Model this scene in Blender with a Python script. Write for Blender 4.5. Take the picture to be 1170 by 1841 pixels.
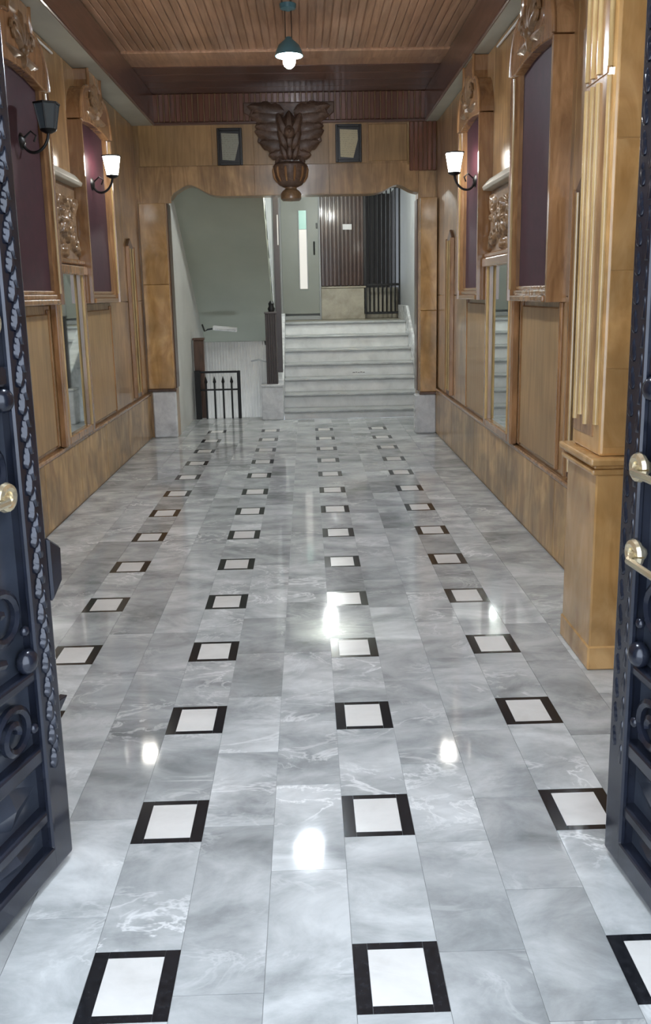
import bpy, bmesh, math, random
import numpy as np
from mathutils import Vector, Matrix

random.seed(7)
PI = math.pi
scene = bpy.context.scene
for o in list(bpy.data.objects):
    bpy.data.objects.remove(o)
COL = scene.collection

# ------------------------------------------------------------------ camera
IMG_W, IMG_H = 1170.0, 1841.0
F_PX, PITCH, YAW, ROLL, EYE, CY = 1526.92, 0.1970, 0.0192, -0.0199, 1.5002, 831.93
cam_data = bpy.data.cameras.new('camera')
cam = bpy.data.objects.new('camera', cam_data)
COL.objects.link(cam)
scene.camera = cam
_r = Vector((math.cos(YAW), -math.sin(YAW), 0))
_f = Vector((math.sin(YAW) * math.cos(PITCH), math.cos(YAW) * math.cos(PITCH), -math.sin(PITCH)))
_u = _r.cross(_f)
r2 = math.cos(ROLL) * _r + math.sin(ROLL) * _u
u2 = -math.sin(ROLL) * _r + math.cos(ROLL) * _u
cam.matrix_world = Matrix(((r2.x, u2.x, -_f.x, 0), (r2.y, u2.y, -_f.y, 0), (r2.z, u2.z, -_f.z, EYE), (0, 0, 0, 1)))
cam_data.sensor_fit = 'VERTICAL'
cam_data.sensor_height = 24.0
cam_data.lens = 24.0 * F_PX / IMG_H
cam_data.shift_x = 0.0
cam_data.shift_y = (CY - IMG_H / 2) / IMG_H      # optical axis sits above the frame's middle
cam_data.clip_start = 0.05

# ------------------------------------------------------------------ world, exposure
world = bpy.data.worlds.new('world')
scene.world = world
world.use_nodes = True
bg = world.node_tree.nodes['Background']
bg.inputs['Color'].default_value = (0.80, 0.89, 1.0, 1)
bg.inputs['Strength'].default_value = 2.5
scene.view_settings.view_transform = 'Standard'
scene.view_settings.look = 'None'
scene.view_settings.gamma = 1.0
scene.view_settings.use_curve_mapping = False
scene.view_settings.exposure = 0.8
scene.cycles.max_bounces = 7
scene.cycles.diffuse_bounces = 5
scene.cycles.glossy_bounces = 4
BULB_E = 150.0          # pendant bulb in mid-corridor
PLATE_E = 430.0         # glowing plate added inside its shade to throw light downward
ENTRY_E = 420.0         # the same added plate in the pendant above the gates
SCONCE_E = 23.0         # sconce shades
HALL_E = 390.0          # stair hall bulb and the added lamp over the steps

# ------------------------------------------------------------------ materials
MATS = {}


def mat_base(name):
    m = bpy.data.materials.new(name)
    m.use_nodes = True
    nt = m.node_tree
    b = nt.nodes['Principled BSDF']
    MATS[name] = m
    return m, nt, b


def simple(name, col, rough=0.5, metal=0.0, coat=0.0, emit=None, estr=0.0, noise=0.0, nscale=8.0, bump=0.0, spec=0.5):
    m, nt, b = mat_base(name)
    b.inputs['Base Color'].default_value = (*col, 1)
    b.inputs['Roughness'].default_value = rough
    b.inputs['Metallic'].default_value = metal
    b.inputs['Coat Weight'].default_value = coat
    b.inputs['Coat Roughness'].default_value = 0.12
    b.inputs['Specular IOR Level'].default_value = spec
    if emit:
        b.inputs['Emission Color'].default_value = (*emit, 1)
        b.inputs['Emission Strength'].default_value = estr
    if noise or bump:
        tc = nt.nodes.new('ShaderNodeNewGeometry')
        n = nt.nodes.new('ShaderNodeTexNoise')
        n.inputs['Scale'].default_value = nscale
        n.inputs['Detail'].default_value = 5
        nt.links.new(tc.outputs['Position'], n.inputs['Vector'])
        if noise:
            mr = nt.nodes.new('ShaderNodeMapRange')
            mr.inputs['From Min'].default_value = 0.3
            mr.inputs['From Max'].default_value = 0.7
            mr.inputs['To Min'].default_value = 1 - noise
            mr.inputs['To Max'].default_value = 1 + noise
            nt.links.new(n.outputs['Fac'], mr.inputs['Value'])
            vm = nt.nodes.new('ShaderNodeVectorMath')
            vm.operation = 'SCALE'
            vm.inputs[0].default_value = col
            nt.links.new(mr.outputs['Result'], vm.inputs['Scale'])
            nt.links.new(vm.outputs['Vector'], b.inputs['Base Color'])
        if bump:
            bp = nt.nodes.new('ShaderNodeBump')
            bp.inputs['Strength'].default_value = bump
            bp.inputs['Distance'].default_value = 0.004
            nt.links.new(n.outputs['Fac'], bp.inputs['Height'])
            nt.links.new(bp.outputs['Normal'], b.inputs['Normal'])
    return m


def rnd_pos(nt, scale=(1, 1, 1)):
    """world position shifted by a random offset per object, so that neighbouring pieces never share grain"""
    g = nt.nodes.new('ShaderNodeNewGeometry')
    oi = nt.nodes.new('ShaderNodeObjectInfo')
    mul = nt.nodes.new('ShaderNodeVectorMath')
    mul.operation = 'MULTIPLY'
    mul.inputs[1].default_value = scale
    nt.links.new(g.outputs['Position'], mul.inputs[0])
    ml = nt.nodes.new('ShaderNodeMath')
    ml.operation = 'MULTIPLY'
    ml.inputs[1].default_value = 37.0
    nt.links.new(oi.outputs['Random'], ml.inputs[0])
    cx = nt.nodes.new('ShaderNodeCombineXYZ')
    for k in range(3):
        nt.links.new(ml.outputs[0], cx.inputs[k])
    add = nt.nodes.new('ShaderNodeVectorMath')
    add.operation = 'ADD'
    nt.links.new(mul.outputs[0], add.inputs[0])
    nt.links.new(cx.outputs[0], add.inputs[1])
    return add.outputs[0], oi.outputs['Random']


def ramp(nt, stops, src):
    r = nt.nodes.new('ShaderNodeValToRGB')
    e = r.color_ramp.elements
    while len(e) > 1:
        e.remove(e[-1])
    e[0].position = stops[0][0]
    e[0].color = (*stops[0][1], 1)
    for p, c in stops[1:]:
        x = e.new(p)
        x.color = (*c, 1)
    nt.links.new(src, r.inputs['Fac'])
    return r.outputs['Color']


def mix(nt, fac, a, b, mode='MIX'):
    m = nt.nodes.new('ShaderNodeMix')
    m.data_type = 'RGBA'
    m.blend_type = mode
    if isinstance(fac, float):
        m.inputs[0].default_value = fac
    else:
        nt.links.new(fac, m.inputs[0])
    for s, i in ((a, 6), (b, 7)):
        if isinstance(s, tuple):
            m.inputs[i].default_value = (*s, 1)
        else:
            nt.links.new(s, m.inputs[i])
    return m.outputs[2]


def noise(nt, vec, scale, detail=6.0, dist=0.0, rough=0.55):
    n = nt.nodes.new('ShaderNodeTexNoise')
    n.inputs['Scale'].default_value = scale
    n.inputs['Detail'].default_value = detail
    n.inputs['Distortion'].default_value = dist
    n.inputs['Roughness'].default_value = rough
    nt.links.new(vec, n.inputs['Vector'])
    return n.outputs['Fac']


def wood(name, dark, mid, light, rough=0.3, coat=0.4, grain=(5.0, 5.0, 0.6), patch=1.6, vary=0.25):
    m, nt, b = mat_base(name)
    vec, rnd = rnd_pos(nt, grain)
    g = noise(nt, vec, 3.0, 5, 1.2)
    c = ramp(nt, [(0.28, dark), (0.5, mid), (0.72, light)], g)
    gp = nt.nodes.new('ShaderNodeNewGeometry')
    pn = noise(nt, gp.outputs['Position'], patch, 3, 0.6)
    pr = ramp(nt, [(0.35, (1 - vary,) * 3), (0.65, (1 + vary * 0.4,) * 3)], pn)
    c2 = mix(nt, 1.0, c, pr, 'MULTIPLY')
    rr = ramp(nt, [(0.0, (0.86,) * 3), (1.0, (1.1,) * 3)], rnd)
    c3 = mix(nt, 1.0, c2, rr, 'MULTIPLY')
    nt.links.new(c3, b.inputs['Base Color'])
    b.inputs['Roughness'].default_value = rough
    b.inputs['Coat Weight'].default_value = coat
    b.inputs['Coat Roughness'].default_value = 0.1
    bp = nt.nodes.new('ShaderNodeBump')
    bp.inputs['Strength'].default_value = 0.08
    bp.inputs['Distance'].default_value = 0.003
    nt.links.new(g, bp.inputs['Height'])
    nt.links.new(bp.outputs['Normal'], b.inputs['Normal'])
    return m


def marble(name, dark, mid, light, vein, rough=0.14, scale=1.0, vary=0.14, veins=1.0):
    m, nt, b = mat_base(name)
    vec, rnd = rnd_pos(nt, (1.0, 1.7, 1.0))
    n1 = noise(nt, vec, 3.4 * scale, 7, 0.45, 0.62)
    c = ramp(nt, [(0.30, dark), (0.48, mid), (0.68, light)], n1)
    n2 = noise(nt, vec, 4.2 * scale, 5, 0.8, 0.62)
    v = ramp(nt, [(0.47, (0, 0, 0)), (0.50, (veins,) * 3), (0.53, (0, 0, 0))], n2)
    n3 = noise(nt, vec, 1.3 * scale, 3, 0.5)
    vm = ramp(nt, [(0.48, (0, 0, 0)), (0.66, (1, 1, 1))], n3)
    vf = mix(nt, 1.0, v, vm, 'MULTIPLY')
    c2 = mix(nt, vf, c, vein)
    rr = ramp(nt, [(0.0, (1 - vary,) * 3), (1.0, (1 + vary * 0.6,) * 3)], rnd)
    c3 = mix(nt, 1.0, c2, rr, 'MULTIPLY')
    nt.links.new(c3, b.inputs['Base Color'])
    b.inputs['Roughness'].default_value = rough
    n4 = noise(nt, vec, 9.0, 2, 0.0)
    mr = nt.nodes.new('ShaderNodeMapRange')
    mr.inputs['To Min'].default_value = rough * 0.7
    mr.inputs['To Max'].default_value = rough * 1.5
    nt.links.new(n4, mr.inputs['Value'])
    nt.links.new(mr.outputs['Result'], b.inputs['Roughness'])
    return m


marble('tile', (0.26, 0.274, 0.278), (0.435, 0.453, 0.457), (0.64, 0.657, 0.66), (0.84, 0.85, 0.85), 0.058, 0.9, 0.24, 0.8)
marble('white_marble', (0.62, 0.61, 0.59), (0.70, 0.69, 0.67), (0.76, 0.75, 0.73), (0.8, 0.8, 0.8), 0.2, 1.0, 0.04, 0.2)
marble('plinth_marble', (0.45, 0.46, 0.47), (0.60, 0.61, 0.62), (0.72, 0.73, 0.73), (0.8, 0.8, 0.8), 0.25, 2.0, 0.05, 0.5)
marble('step_marble', (0.60, 0.61, 0.60), (0.70, 0.71, 0.70), (0.78, 0.79, 0.78), (0.7, 0.7, 0.7), 0.3, 1.4, 0.06, 0.4)
marble('tread_marble_shaded', (0.26, 0.27, 0.27), (0.34, 0.35, 0.35), (0.42, 0.43, 0.43), (0.5, 0.5, 0.5), 0.3, 1.4, 0.06, 0.3)  # grey treads, darkened so the nosings read as shadow lines
marble('tan_marble', (0.22, 0.20, 0.15), (0.33, 0.30, 0.23), (0.42, 0.38, 0.30), (0.5, 0.46, 0.38), 0.3, 1.5, 0.1, 0.4)
simple('black_granite', (0.014, 0.015, 0.018), 0.14, noise=0.4, nscale=60)
simple('grout', (0.33, 0.34, 0.34), 0.8)
simple('mark_dark', (0.05, 0.05, 0.055), 0.6)
wood('veneer', (0.273, 0.154, 0.067), (0.409, 0.243, 0.105), (0.545, 0.347, 0.163), 0.30, 0.45, (5, 5, 0.7), 2.2, 0.35)
wood('veneer_gold', (0.394, 0.210, 0.069), (0.532, 0.309, 0.118), (0.648, 0.408, 0.180), 0.26, 0.6, (2.5, 2.5, 0.9), 2.6, 0.35)
wood('panel_tan', (0.324, 0.190, 0.073), (0.407, 0.246, 0.100), (0.492, 0.302, 0.127), 0.38, 0.25, (7, 7, 0.6), 1.2, 0.22)
wood('base_veneer', (0.290, 0.148, 0.047), (0.450, 0.266, 0.094), (0.609, 0.399, 0.172), 0.33, 0.35, (3, 3, 0.8), 3.2, 0.4)
wood('frame_wood', (0.246, 0.126, 0.055), (0.362, 0.192, 0.086), (0.478, 0.266, 0.125), 0.24, 0.7, (6, 6, 1), 2.0, 0.2)
wood('gilt_wood', (0.45, 0.29, 0.12), (0.58, 0.40, 0.18), (0.68, 0.50, 0.25), 0.2, 0.8, (6, 6, 1), 2.0, 0.15)
wood('dark_wood', (0.066, 0.034, 0.022), (0.102, 0.053, 0.032), (0.144, 0.074, 0.046), 0.32, 0.4, (6, 6, 1), 2.0, 0.2)
wood('carved_wood', (0.217, 0.126, 0.063), (0.304, 0.185, 0.094), (0.406, 0.251, 0.133), 0.35, 0.4, (8, 8, 8), 6.0, 0.3)
wood('carved_dark', (0.112, 0.068, 0.048), (0.165, 0.102, 0.072), (0.225, 0.143, 0.099), 0.5, 0.1, (8, 8, 8), 6.0, 0.3)
wood('ceiling_wood', (0.389, 0.218, 0.123), (0.538, 0.314, 0.190), (0.672, 0.418, 0.270), 0.3, 0.5, (6, 0.5, 6), 1.3, 0.2)
wood('slat_wood', (0.133, 0.049, 0.029), (0.186, 0.071, 0.039), (0.248, 0.097, 0.058), 0.28, 0.6, (6, 6, 0.6), 1.3, 0.2)
wood('fascia_wood', (0.102, 0.046, 0.031), (0.144, 0.066, 0.043), (0.192, 0.090, 0.060), 0.3, 0.5, (0.6, 0.6, 6), 1.3, 0.2)
wood('brown_door', (0.035, 0.015, 0.010), (0.052, 0.024, 0.015), (0.070, 0.034, 0.022), 0.4, 0.3, (6, 6, 0.5), 1.3, 0.25)
simple('velvet', (0.042, 0.009, 0.015), 0.5, noise=0.25, nscale=12, spec=0.22)
MATS['velvet'].node_tree.nodes['Principled BSDF'].inputs['Sheen Weight'].default_value = 0.12
MATS['velvet'].node_tree.nodes['Principled BSDF'].inputs['Sheen Tint'].default_value = (0.6, 0.45, 0.55, 1)
simple('mirror_glass', (0.72, 0.76, 0.75), 0.03, 1.0)
simple('plaster', (0.50, 0.51, 0.45), 0.75, noise=0.08, nscale=3, bump=0.1)
simple('pale_tan', (0.44, 0.40, 0.32), 0.6, noise=0.1, nscale=6)
simple('plaster_white', (0.56, 0.56, 0.53), 0.75, noise=0.06, nscale=3, bump=0.1)
simple('paint_greygreen', (0.41, 0.43, 0.355), 0.55, noise=0.06, nscale=2, bump=0.05)
simple('wall_grey', (0.33, 0.34, 0.34), 0.6, noise=0.06, nscale=3)
simple('door_paint', (0.25, 0.265, 0.235), 0.45, noise=0.05, nscale=3)
simple('ribbed_white', (0.58, 0.56, 0.52), 0.5, noise=0.06, nscale=6)
simple('iron', (0.017, 0.021, 0.036), 0.26, 0.35, coat=0.5, noise=0.3, nscale=14, bump=0.25)
simple('iron_panel', (0.050, 0.060, 0.084), 0.3, 0.25, coat=0.4, noise=0.3, nscale=9, bump=0.3)
simple('iron_black', (0.010, 0.010, 0.010), 0.4, 0.3)
simple('dark_post', (0.10, 0.088, 0.088), 0.45, 0.2)
simple('brass', (0.85, 0.74, 0.52), 0.22, 0.8)
simple('sign_white', (0.80, 0.80, 0.80), 0.5)
simple('teal_enamel', (0.10, 0.26, 0.32), 0.35, coat=0.4)
simple('black_frame', (0.016, 0.014, 0.013), 0.3)
simple('unlit_room_shade', (0.018, 0.014, 0.013), 0.5)  # near black base colour stands in for the shade of an unlit room
simple('cord', (0.03, 0.03, 0.03), 0.5)
simple('facade', (0.35, 0.34, 0.32), 0.8, noise=0.1, nscale=4, bump=0.2)
simple('pavement', (0.32, 0.32, 0.31), 0.8, noise=0.15, nscale=5, bump=0.2)
simple('bulb', (0.9, 0.95, 1.0), 0.3, emit=(0.86, 0.93, 1.0), estr=BULB_E)
simple('added_glow_plate', (0.9, 0.95, 1.0), 0.3, emit=(0.86, 0.93, 1.0), estr=PLATE_E)
simple('entry_plate', (0.9, 0.95, 1.0), 0.3, emit=(0.86, 0.93, 1.0), estr=ENTRY_E)
simple('hall_bulb', (0.9, 0.95, 1.0), 0.3, emit=(0.95, 1.0, 0.98), estr=HALL_E)
simple('shade_lit', (0.9, 0.88, 0.85), 0.3, emit=(1.0, 0.95, 0.86), estr=SCONCE_E)
simple('shade_unlit', (0.10, 0.13, 0.15), 0.12, coat=0.5)
simple('door_glass_white', (0.15, 0.15, 0.14), 0.3, emit=(1.0, 0.97, 0.88), estr=0.40)
simple('door_glass_green', (0.08, 0.14, 0.12), 0.3, emit=(0.42, 0.80, 0.66), estr=0.36)
simple('post_reflection', (0.15, 0.15, 0.14), 0.3, emit=(1.0, 0.97, 0.88), estr=0.34)  # self-lit colour imitating a reflection on the post


def paper(name, col):
    m, nt, b = mat_base(name)
    g = nt.nodes.new('ShaderNodeNewGeometry')
    sp = nt.nodes.new('ShaderNodeSeparateXYZ')
    nt.links.new(g.outputs['Position'], sp.inputs[0])
    ml = nt.nodes.new('ShaderNodeMath')
    ml.operation = 'MULTIPLY'
    ml.inputs[1].default_value = 55.0
    nt.links.new(sp.outputs['Z'], ml.inputs[0])
    fr = nt.nodes.new('ShaderNodeMath')
    fr.operation = 'FRACT'
    nt.links.new(ml.outputs[0], fr.inputs[0])
    n = noise(nt, g.outputs['Position'], 90.0, 2)
    s = nt.nodes.new('ShaderNodeMath')
    s.operation = 'MULTIPLY'
    nt.links.new(fr.outputs[0], s.inputs[0])
    nt.links.new(n, s.inputs[1])
    c = ramp(nt, [(0.36, col), (0.5, tuple(x * 0.62 for x in col))], s.outputs[0])
    nt.links.new(c, b.inputs['Base Color'])
    b.inputs['Roughness'].default_value = 0.2
    return m


paper('paper_green', (0.40, 0.41, 0.33))
paper('paper_cream', (0.62, 0.56, 0.36))


# ------------------------------------------------------------------ mesh helpers
class MB:
    """collects shapes; build() links them as ONE mesh object"""

    def __init__(self):
        self.v = []
        self.f = []

    def add(self, verts, faces):
        n = len(self.v)
        self.v += [tuple(p) for p in verts]
        self.f += [tuple(i + n for i in f) for f in faces]
        return self

    def box(self, x0, x1, y0, y1, z0, z1):
        v = [(x0, y0, z0), (x1, y0, z0), (x1, y1, z0), (x0, y1, z0), (x0, y0, z1), (x1, y0, z1), (x1, y1, z1), (x0, y1, z1)]
        return self.add(v, [(0, 3, 2, 1), (4, 5, 6, 7), (0, 1, 5, 4), (1, 2, 6, 5), (2, 3, 7, 6), (3, 0, 4, 7)])

    def prism(self, poly, axis, a, b):
        """poly: 2D outline; axis 'x' -> (y,z), 'y' -> (x,z), 'z' -> (x,y)"""
        def P(p, t):
            return {'x': (t, p[0], p[1]), 'y': (p[0], t, p[1]), 'z': (p[0], p[1], t)}[axis]
        n = len(poly)
        v = [P(p, a) for p in poly] + [P(p, b) for p in poly]
        f = [tuple(range(n)), tuple(range(2 * n - 1, n - 1, -1))]
        f += [(i, i + n, (i + 1) % n + n, (i + 1) % n) for i in range(n)]
        return self.add(v, f)

    def tube(self, pts, r, n=8, cap=True):
        pts = [Vector(p) for p in pts]
        m = len(pts)
        rs = r if isinstance(r, (list, tuple)) else [r] * m
        v, f = [], []
        t0 = (pts[1] - pts[0]).normalized()
        ref = Vector((0, 0, 1)) if abs(t0.z) < 0.9 else Vector((1, 0, 0))
        nrm = t0.cross(ref).normalized()
        for i, p in enumerate(pts):
            t = (pts[min(i + 1, m - 1)] - pts[max(i - 1, 0)]).normalized()
            nrm = (nrm - t * nrm.dot(t)).normalized()
            bn = t.cross(nrm)
            for k in range(n):
                a = 2 * PI * k / n
                v.append(p + (nrm * math.cos(a) + bn * math.sin(a)) * rs[i])
        for i in range(m - 1):
            for k in range(n):
                f.append((i * n + k, i * n + (k + 1) % n, (i + 1) * n + (k + 1) % n, (i + 1) * n + k))
        if cap:
            f.append(tuple(range(n - 1, -1, -1)))
            f.append(tuple(range((m - 1) * n, m * n)))
        return self.add(v, f)

    def lathe(self, prof, c=(0, 0, 0), n=16, axis='z', a0=0.0, a1=2 * PI):
        full = abs(a1 - a0 - 2 * PI) < 1e-6
        k = n if full else n + 1
        v, f = [], []
        for r, h in prof:
            for i in range(k):
                a = a0 + (a1 - a0) * i / n
                p = (r * math.cos(a), r * math.sin(a), h)
                if axis == 'y':
                    p = (p[0], h, p[1])
                elif axis == 'x':
                    p = (h, p[0], p[1])
                v.append((p[0] + c[0], p[1] + c[1], p[2] + c[2]))
        m = len(prof)
        for j in range(m - 1):
            for i in range(n if full else n):
                i2 = (i + 1) % k if full else i + 1
                f.append((j * k + i, j * k + i2, (j + 1) * k + i2, (j + 1) * k + i))
        if full and prof[0][0] > 1e-6:
            f.append(tuple(range(k - 1, -1, -1)))
        if full and prof[-1][0] > 1e-6:
            f.append(tuple(range((m - 1) * k, m * k)))
        return self.add(v, f)

    def ball(self, c, r, n=12, m=8, sc=(1, 1, 1)):
        prof = []
        v, f = [], []
        for j in range(m + 1):
            a = PI * j / m
            for i in range(n):
                b = 2 * PI * i / n
                v.append((c[0] + r * sc[0] * math.sin(a) * math.cos(b), c[1] + r * sc[1] * math.sin(a) * math.sin(b), c[2] + r * sc[2] * math.cos(a)))
        for j in range(m):
            for i in range(n):
                f.append((j * n + i, (j + 1) * n + i, (j + 1) * n + (i + 1) % n, j * n + (i + 1) % n))
        return self.add(v, f)

    def leaf(self, c, ang, L, Wd, H, y0=0.0, curl=0.0, lobes=0):
        """domed carved leaf lying on the plane y=y0, bulging towards -y, pointing along ang in x-z"""
        ns, nt_ = 9, 6
        ca, sa = math.cos(ang), math.sin(ang)
        v, f = [], []
        for i in range(ns + 1):
            s = i / ns
            w = Wd * 0.5 * (math.sin(PI * min(1, s ** 0.75 * 0.94 + 0.06))) ** 0.7
            if lobes:
                w *= 0.78 + 0.28 * abs(math.sin(lobes * PI * s))
            bend = curl * s * s * L
            for j in range(nt_ + 1):
                t = -1 + 2 * j / nt_
                h = H * (1 - abs(t) ** 1.6) * (0.45 + 0.55 * math.sin(PI * (0.15 + 0.8 * s))) - 0.25 * H * math.exp(-(t * 5) ** 2)
                if i == ns or abs(t) == 1:
                    h = -0.002
                lx, lz = s * L, t * w + bend
                v.append((c[0] + lx * ca - lz * sa, y0 - h, c[1] + lx * sa + lz * ca))
        k = nt_ + 1
        for i in range(ns):
            for j in range(nt_):
                f.append((i * k + j, i * k + j + 1, (i + 1) * k + j + 1, (i + 1) * k + j))
        return self.add(v, f)

    def mesh(self, name, mats, bevel=0.0, smooth=False, seg=1):
        me = bpy.data.meshes.new(name)
        me.from_pydata(self.v, [], self.f)
        bm = bmesh.new()
        bm.from_mesh(me)
        bmesh.ops.recalc_face_normals(bm, faces=bm.faces)
        if bevel > 0:
            ed = [e for e in bm.edges if len(e.link_faces) == 2 and e.calc_face_angle() > 0.5]
            bmesh.ops.bevel(bm, geom=ed, offset=bevel, segments=seg, affect='EDGES', profile=0.5, clamp_overlap=True)
        bm.to_mesh(me)
        bm.free()
        me.materials.append(MATS[mats])
        if smooth:
            for p in me.polygons:
                p.use_smooth = True
            try:
                me.set_sharp_from_angle(angle=math.radians(42))
            except Exception:
                pass
        return me

    def build(self, name, mat, parent=None, bevel=0.0, smooth=False, seg=1, loc=None):
        o = bpy.data.objects.new(name, self.mesh(name, mat, bevel, smooth, seg))
        COL.objects.link(o)
        if parent is not None:
            o.parent = parent
        if loc:
            o.location = loc
        return o


def tag(o, label=None, cat=None, group=None, kind=None):
    if label:
        o['label'] = label
    if cat:
        o['category'] = cat
    if group:
        o['group'] = group
    if kind:
        o['kind'] = kind
    return o


def thing(name, label, cat, loc=(0, 0, 0), rz=0.0, group=None, kind=None):
    o = bpy.data.objects.new(name, None)
    o.empty_display_size = 0.1
    COL.objects.link(o)
    o.location = loc
    o.rotation_euler = (0, 0, rz)
    return tag(o, label, cat, group, kind)


def struct(name, mb, mat, label, cat, bevel=0.0):
    return tag(mb.build(name, mat, None, bevel), label, cat, None, 'structure')


def inst(me, name, parent, loc=(0, 0, 0), scale=(1, 1, 1), rot=(0, 0, 0)):
    o = bpy.data.objects.new(name, me)
    COL.objects.link(o)
    o.parent = parent
    o.location = loc
    o.scale = scale
    o.rotation_euler = rot
    return o


def arc(cx, cz, r, a0, a1, n, y=0.0, r1=None):
    r1 = r if r1 is None else r1
    out = []
    for i in range(n + 1):
        t = i / n
        a = a0 + (a1 - a0) * t
        rr = r + (r1 - r) * t
        out.append((cx + rr * math.cos(a), y, cz + rr * math.sin(a)))
    return out


LEFT, RIGHT = PI / 2, -PI / 2          # things on side walls: local x runs along the wall, -y into the room
XL, XR = -1.72, 1.39                   # side wall planes
BXL, BXR = -1.69, 1.365                # face of the base panels = edge of the floor
YF, YB = 1.10, 9.15                    # inner face of the front wall, face of the back wall
ZC, ZS = 3.50, 3.20                    # plank ceiling, side soffit

# ------------------------------------------------------------------ floor
GX, GY, P = -1.0271, 1.6345, 0.6
floor_y1 = 10.55
fl = struct('floor', MB().box(BXL - 0.03, BXR + 0.03, 0.95, 10.26, -0.12, -0.0025).box(BXL - 0.03, -0.42, 10.26, floor_y1, -0.12, -0.0025),
            'grout', 'grey marble tile floor with rows of small black framed white inlays', 'floor')
unit = MB().box(0, 1, 0, 1, -1, 0).mesh('floor_tile', 'tile')
unit_w = MB().box(-0.5, 0.5, -0.5, 0.5, -1, 0).mesh('white_inlay', 'white_marble')
unit_k = MB().box(-0.5, 0.5, -0.5, 0.5, -1, 0).mesh('black_strip', 'black_granite')
G = 0.0007


def tile(x0, x1, y0, y1):
    inst(unit, 'floor_tile', fl, (x0 + G, y0 + G, random.uniform(-0.0003, 0.0003)), (x1 - x0 - 2 * G, y1 - y0 - 2 * G, 0.012))


IH = 0.1
cols = [GX + P * c for c in range(4)]
rows = [GY + P * r for r in range(14)]
plain = [(BXL, -1.33), (-1.33, cols[0] - IH)]
for c in range(3):
    m_ = cols[c] + 0.3
    plain += [(cols[c] + IH, m_), (m_, cols[c + 1] - IH)]
plain += [(cols[3] + IH, 1.07), (1.07, BXR)]
offs = [0.0, 0.2, 0.3, 0.1, 0.25, 0.05, 0.35, 0.15, 0.3, 0.0]
for k, (x0, x1) in enumerate(plain):
    end = floor_y1 if x1 <= -0.5 else 10.25
    y = 0.95
    nxt = 1.55 + offs[k] - 0.2
    while y < end - 0.02:
        tile(x0, x1, y, min(nxt, end))
        y = nxt
        nxt = y + (0.4 if random.random() < 0.75 else 0.6)
        if end - nxt < 0.12:
            nxt = end
for c, cx in enumerate(cols):
    end = floor_y1 if c == 0 else 10.25
    ys = [0.95] + [v for r in rows for v in (r - IH, r + IH)] + [end]
    for i in range(0, len(ys), 2):
        if ys[i + 1] - ys[i] > 0.05:
            tile(cx - IH, cx + IH, ys[i], ys[i + 1])
    for r in rows:
        sb, fb = 0.035, 0.020
        inst(unit_w, 'white_inlay', fl, (cx, r, 0), (2 * IH - 2 * sb - G, 2 * IH - 2 * fb - G, 0.012))
        for s in (-1, 1):
            inst(unit_k, 'black_strip', fl, (cx + s * (IH - sb / 2), r, 0), (sb - G, 2 * IH - 2 * G, 0.012))
            inst(unit_k, 'black_strip', fl, (cx, r + s * (IH - fb / 2), 0), (2 * IH - 2 * sb - G, fb - G, 0.012))
struct('pavement', MB().box(-3, 3, -3.0, 0.95, -0.2, -0.02), 'pavement', 'grey pavement outside the entrance', 'pavement')

# ------------------------------------------------------------------ side walls
T = 0.25
wl = struct('wall_left', MB().box(XL - T, XL, 0.9, YB + 0.2, -0.1, 3.62), 'veneer', 'left corridor wall clad in varnished wood veneer panels', 'wall')
wr = struct('wall_right', MB().box(XR, XR + T, 0.9, YB + 0.2, -0.1, 3.62), 'veneer', 'right corridor wall clad in varnished wood veneer panels', 'wall')


def wall_panels(wall, X, s, ysegs, low_segs):
    for (a, b) in ysegs:
        x0, x1 = sorted((X - s * 0.002, X + s * 0.010))
        MB().box(x0, x1, a + 0.003, b - 0.003, 1.46, ZS - 0.005).build('wall_panel', 'veneer', wall, 0.003)
    for (a, b) in low_segs:
        x0, x1 = sorted((X - s * 0.002, X + s * 0.010))
        MB().box(x0, x1, a + 0.003, b - 0.003, 0.50, 1.455).build('wall_panel', 'veneer', wall, 0.003)


YL = [1.1, 2.3, 3.5, 4.83, 5.80, 6.60, 7.57, 8.32, YB]
YR = [1.1, 2.3, 3.5, 4.5, 5.47, 6.44, 7.30, 7.92, YB]
wall_panels(wl, XL, 1, list(zip(YL[:-1], YL[1:])), list(zip(YL[:-1], YL[1:])))
wall_panels(wr, XR, -1, list(zip(YR[:-1], YR[1:])), list(zip(YR[:-1], YR[1:])))


def low_panel(wall, X, s, a, b, z0=0.52, z1=1.40):
    """raised tan panel with a bevelled border below a frame"""
    x0, x1 = sorted((X + s * 0.009, X + s * 0.024))
    p = MB().box(x0, x1, a, b, z0, z1).build('raised_panel', 'panel_tan', wall, 0.010)
    for (c, d, e, g) in ((a - 0.03, a - 0.002, z0 - 0.01, z1 + 0.03), (b + 0.002, b + 0.03, z0 - 0.01, z1 + 0.03)):
        x0, x1 = sorted((X + s * 0.009, X + s * 0.03))
        MB().box(x0, x1, c, d, e, g).build('panel_bead', 'frame_wood', wall, 0.006)


low_panel(wl, XL, 1, 4.95, 5.70)
low_panel(wl, XL, 1, 6.72, 7.52)
low_panel(wl, XL, 1, 3.6, 4.78)
low_panel(wr, XR, -1, 4.62, 5.42)
low_panel(wr, XR, -1, 6.52, 7.28)

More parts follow.
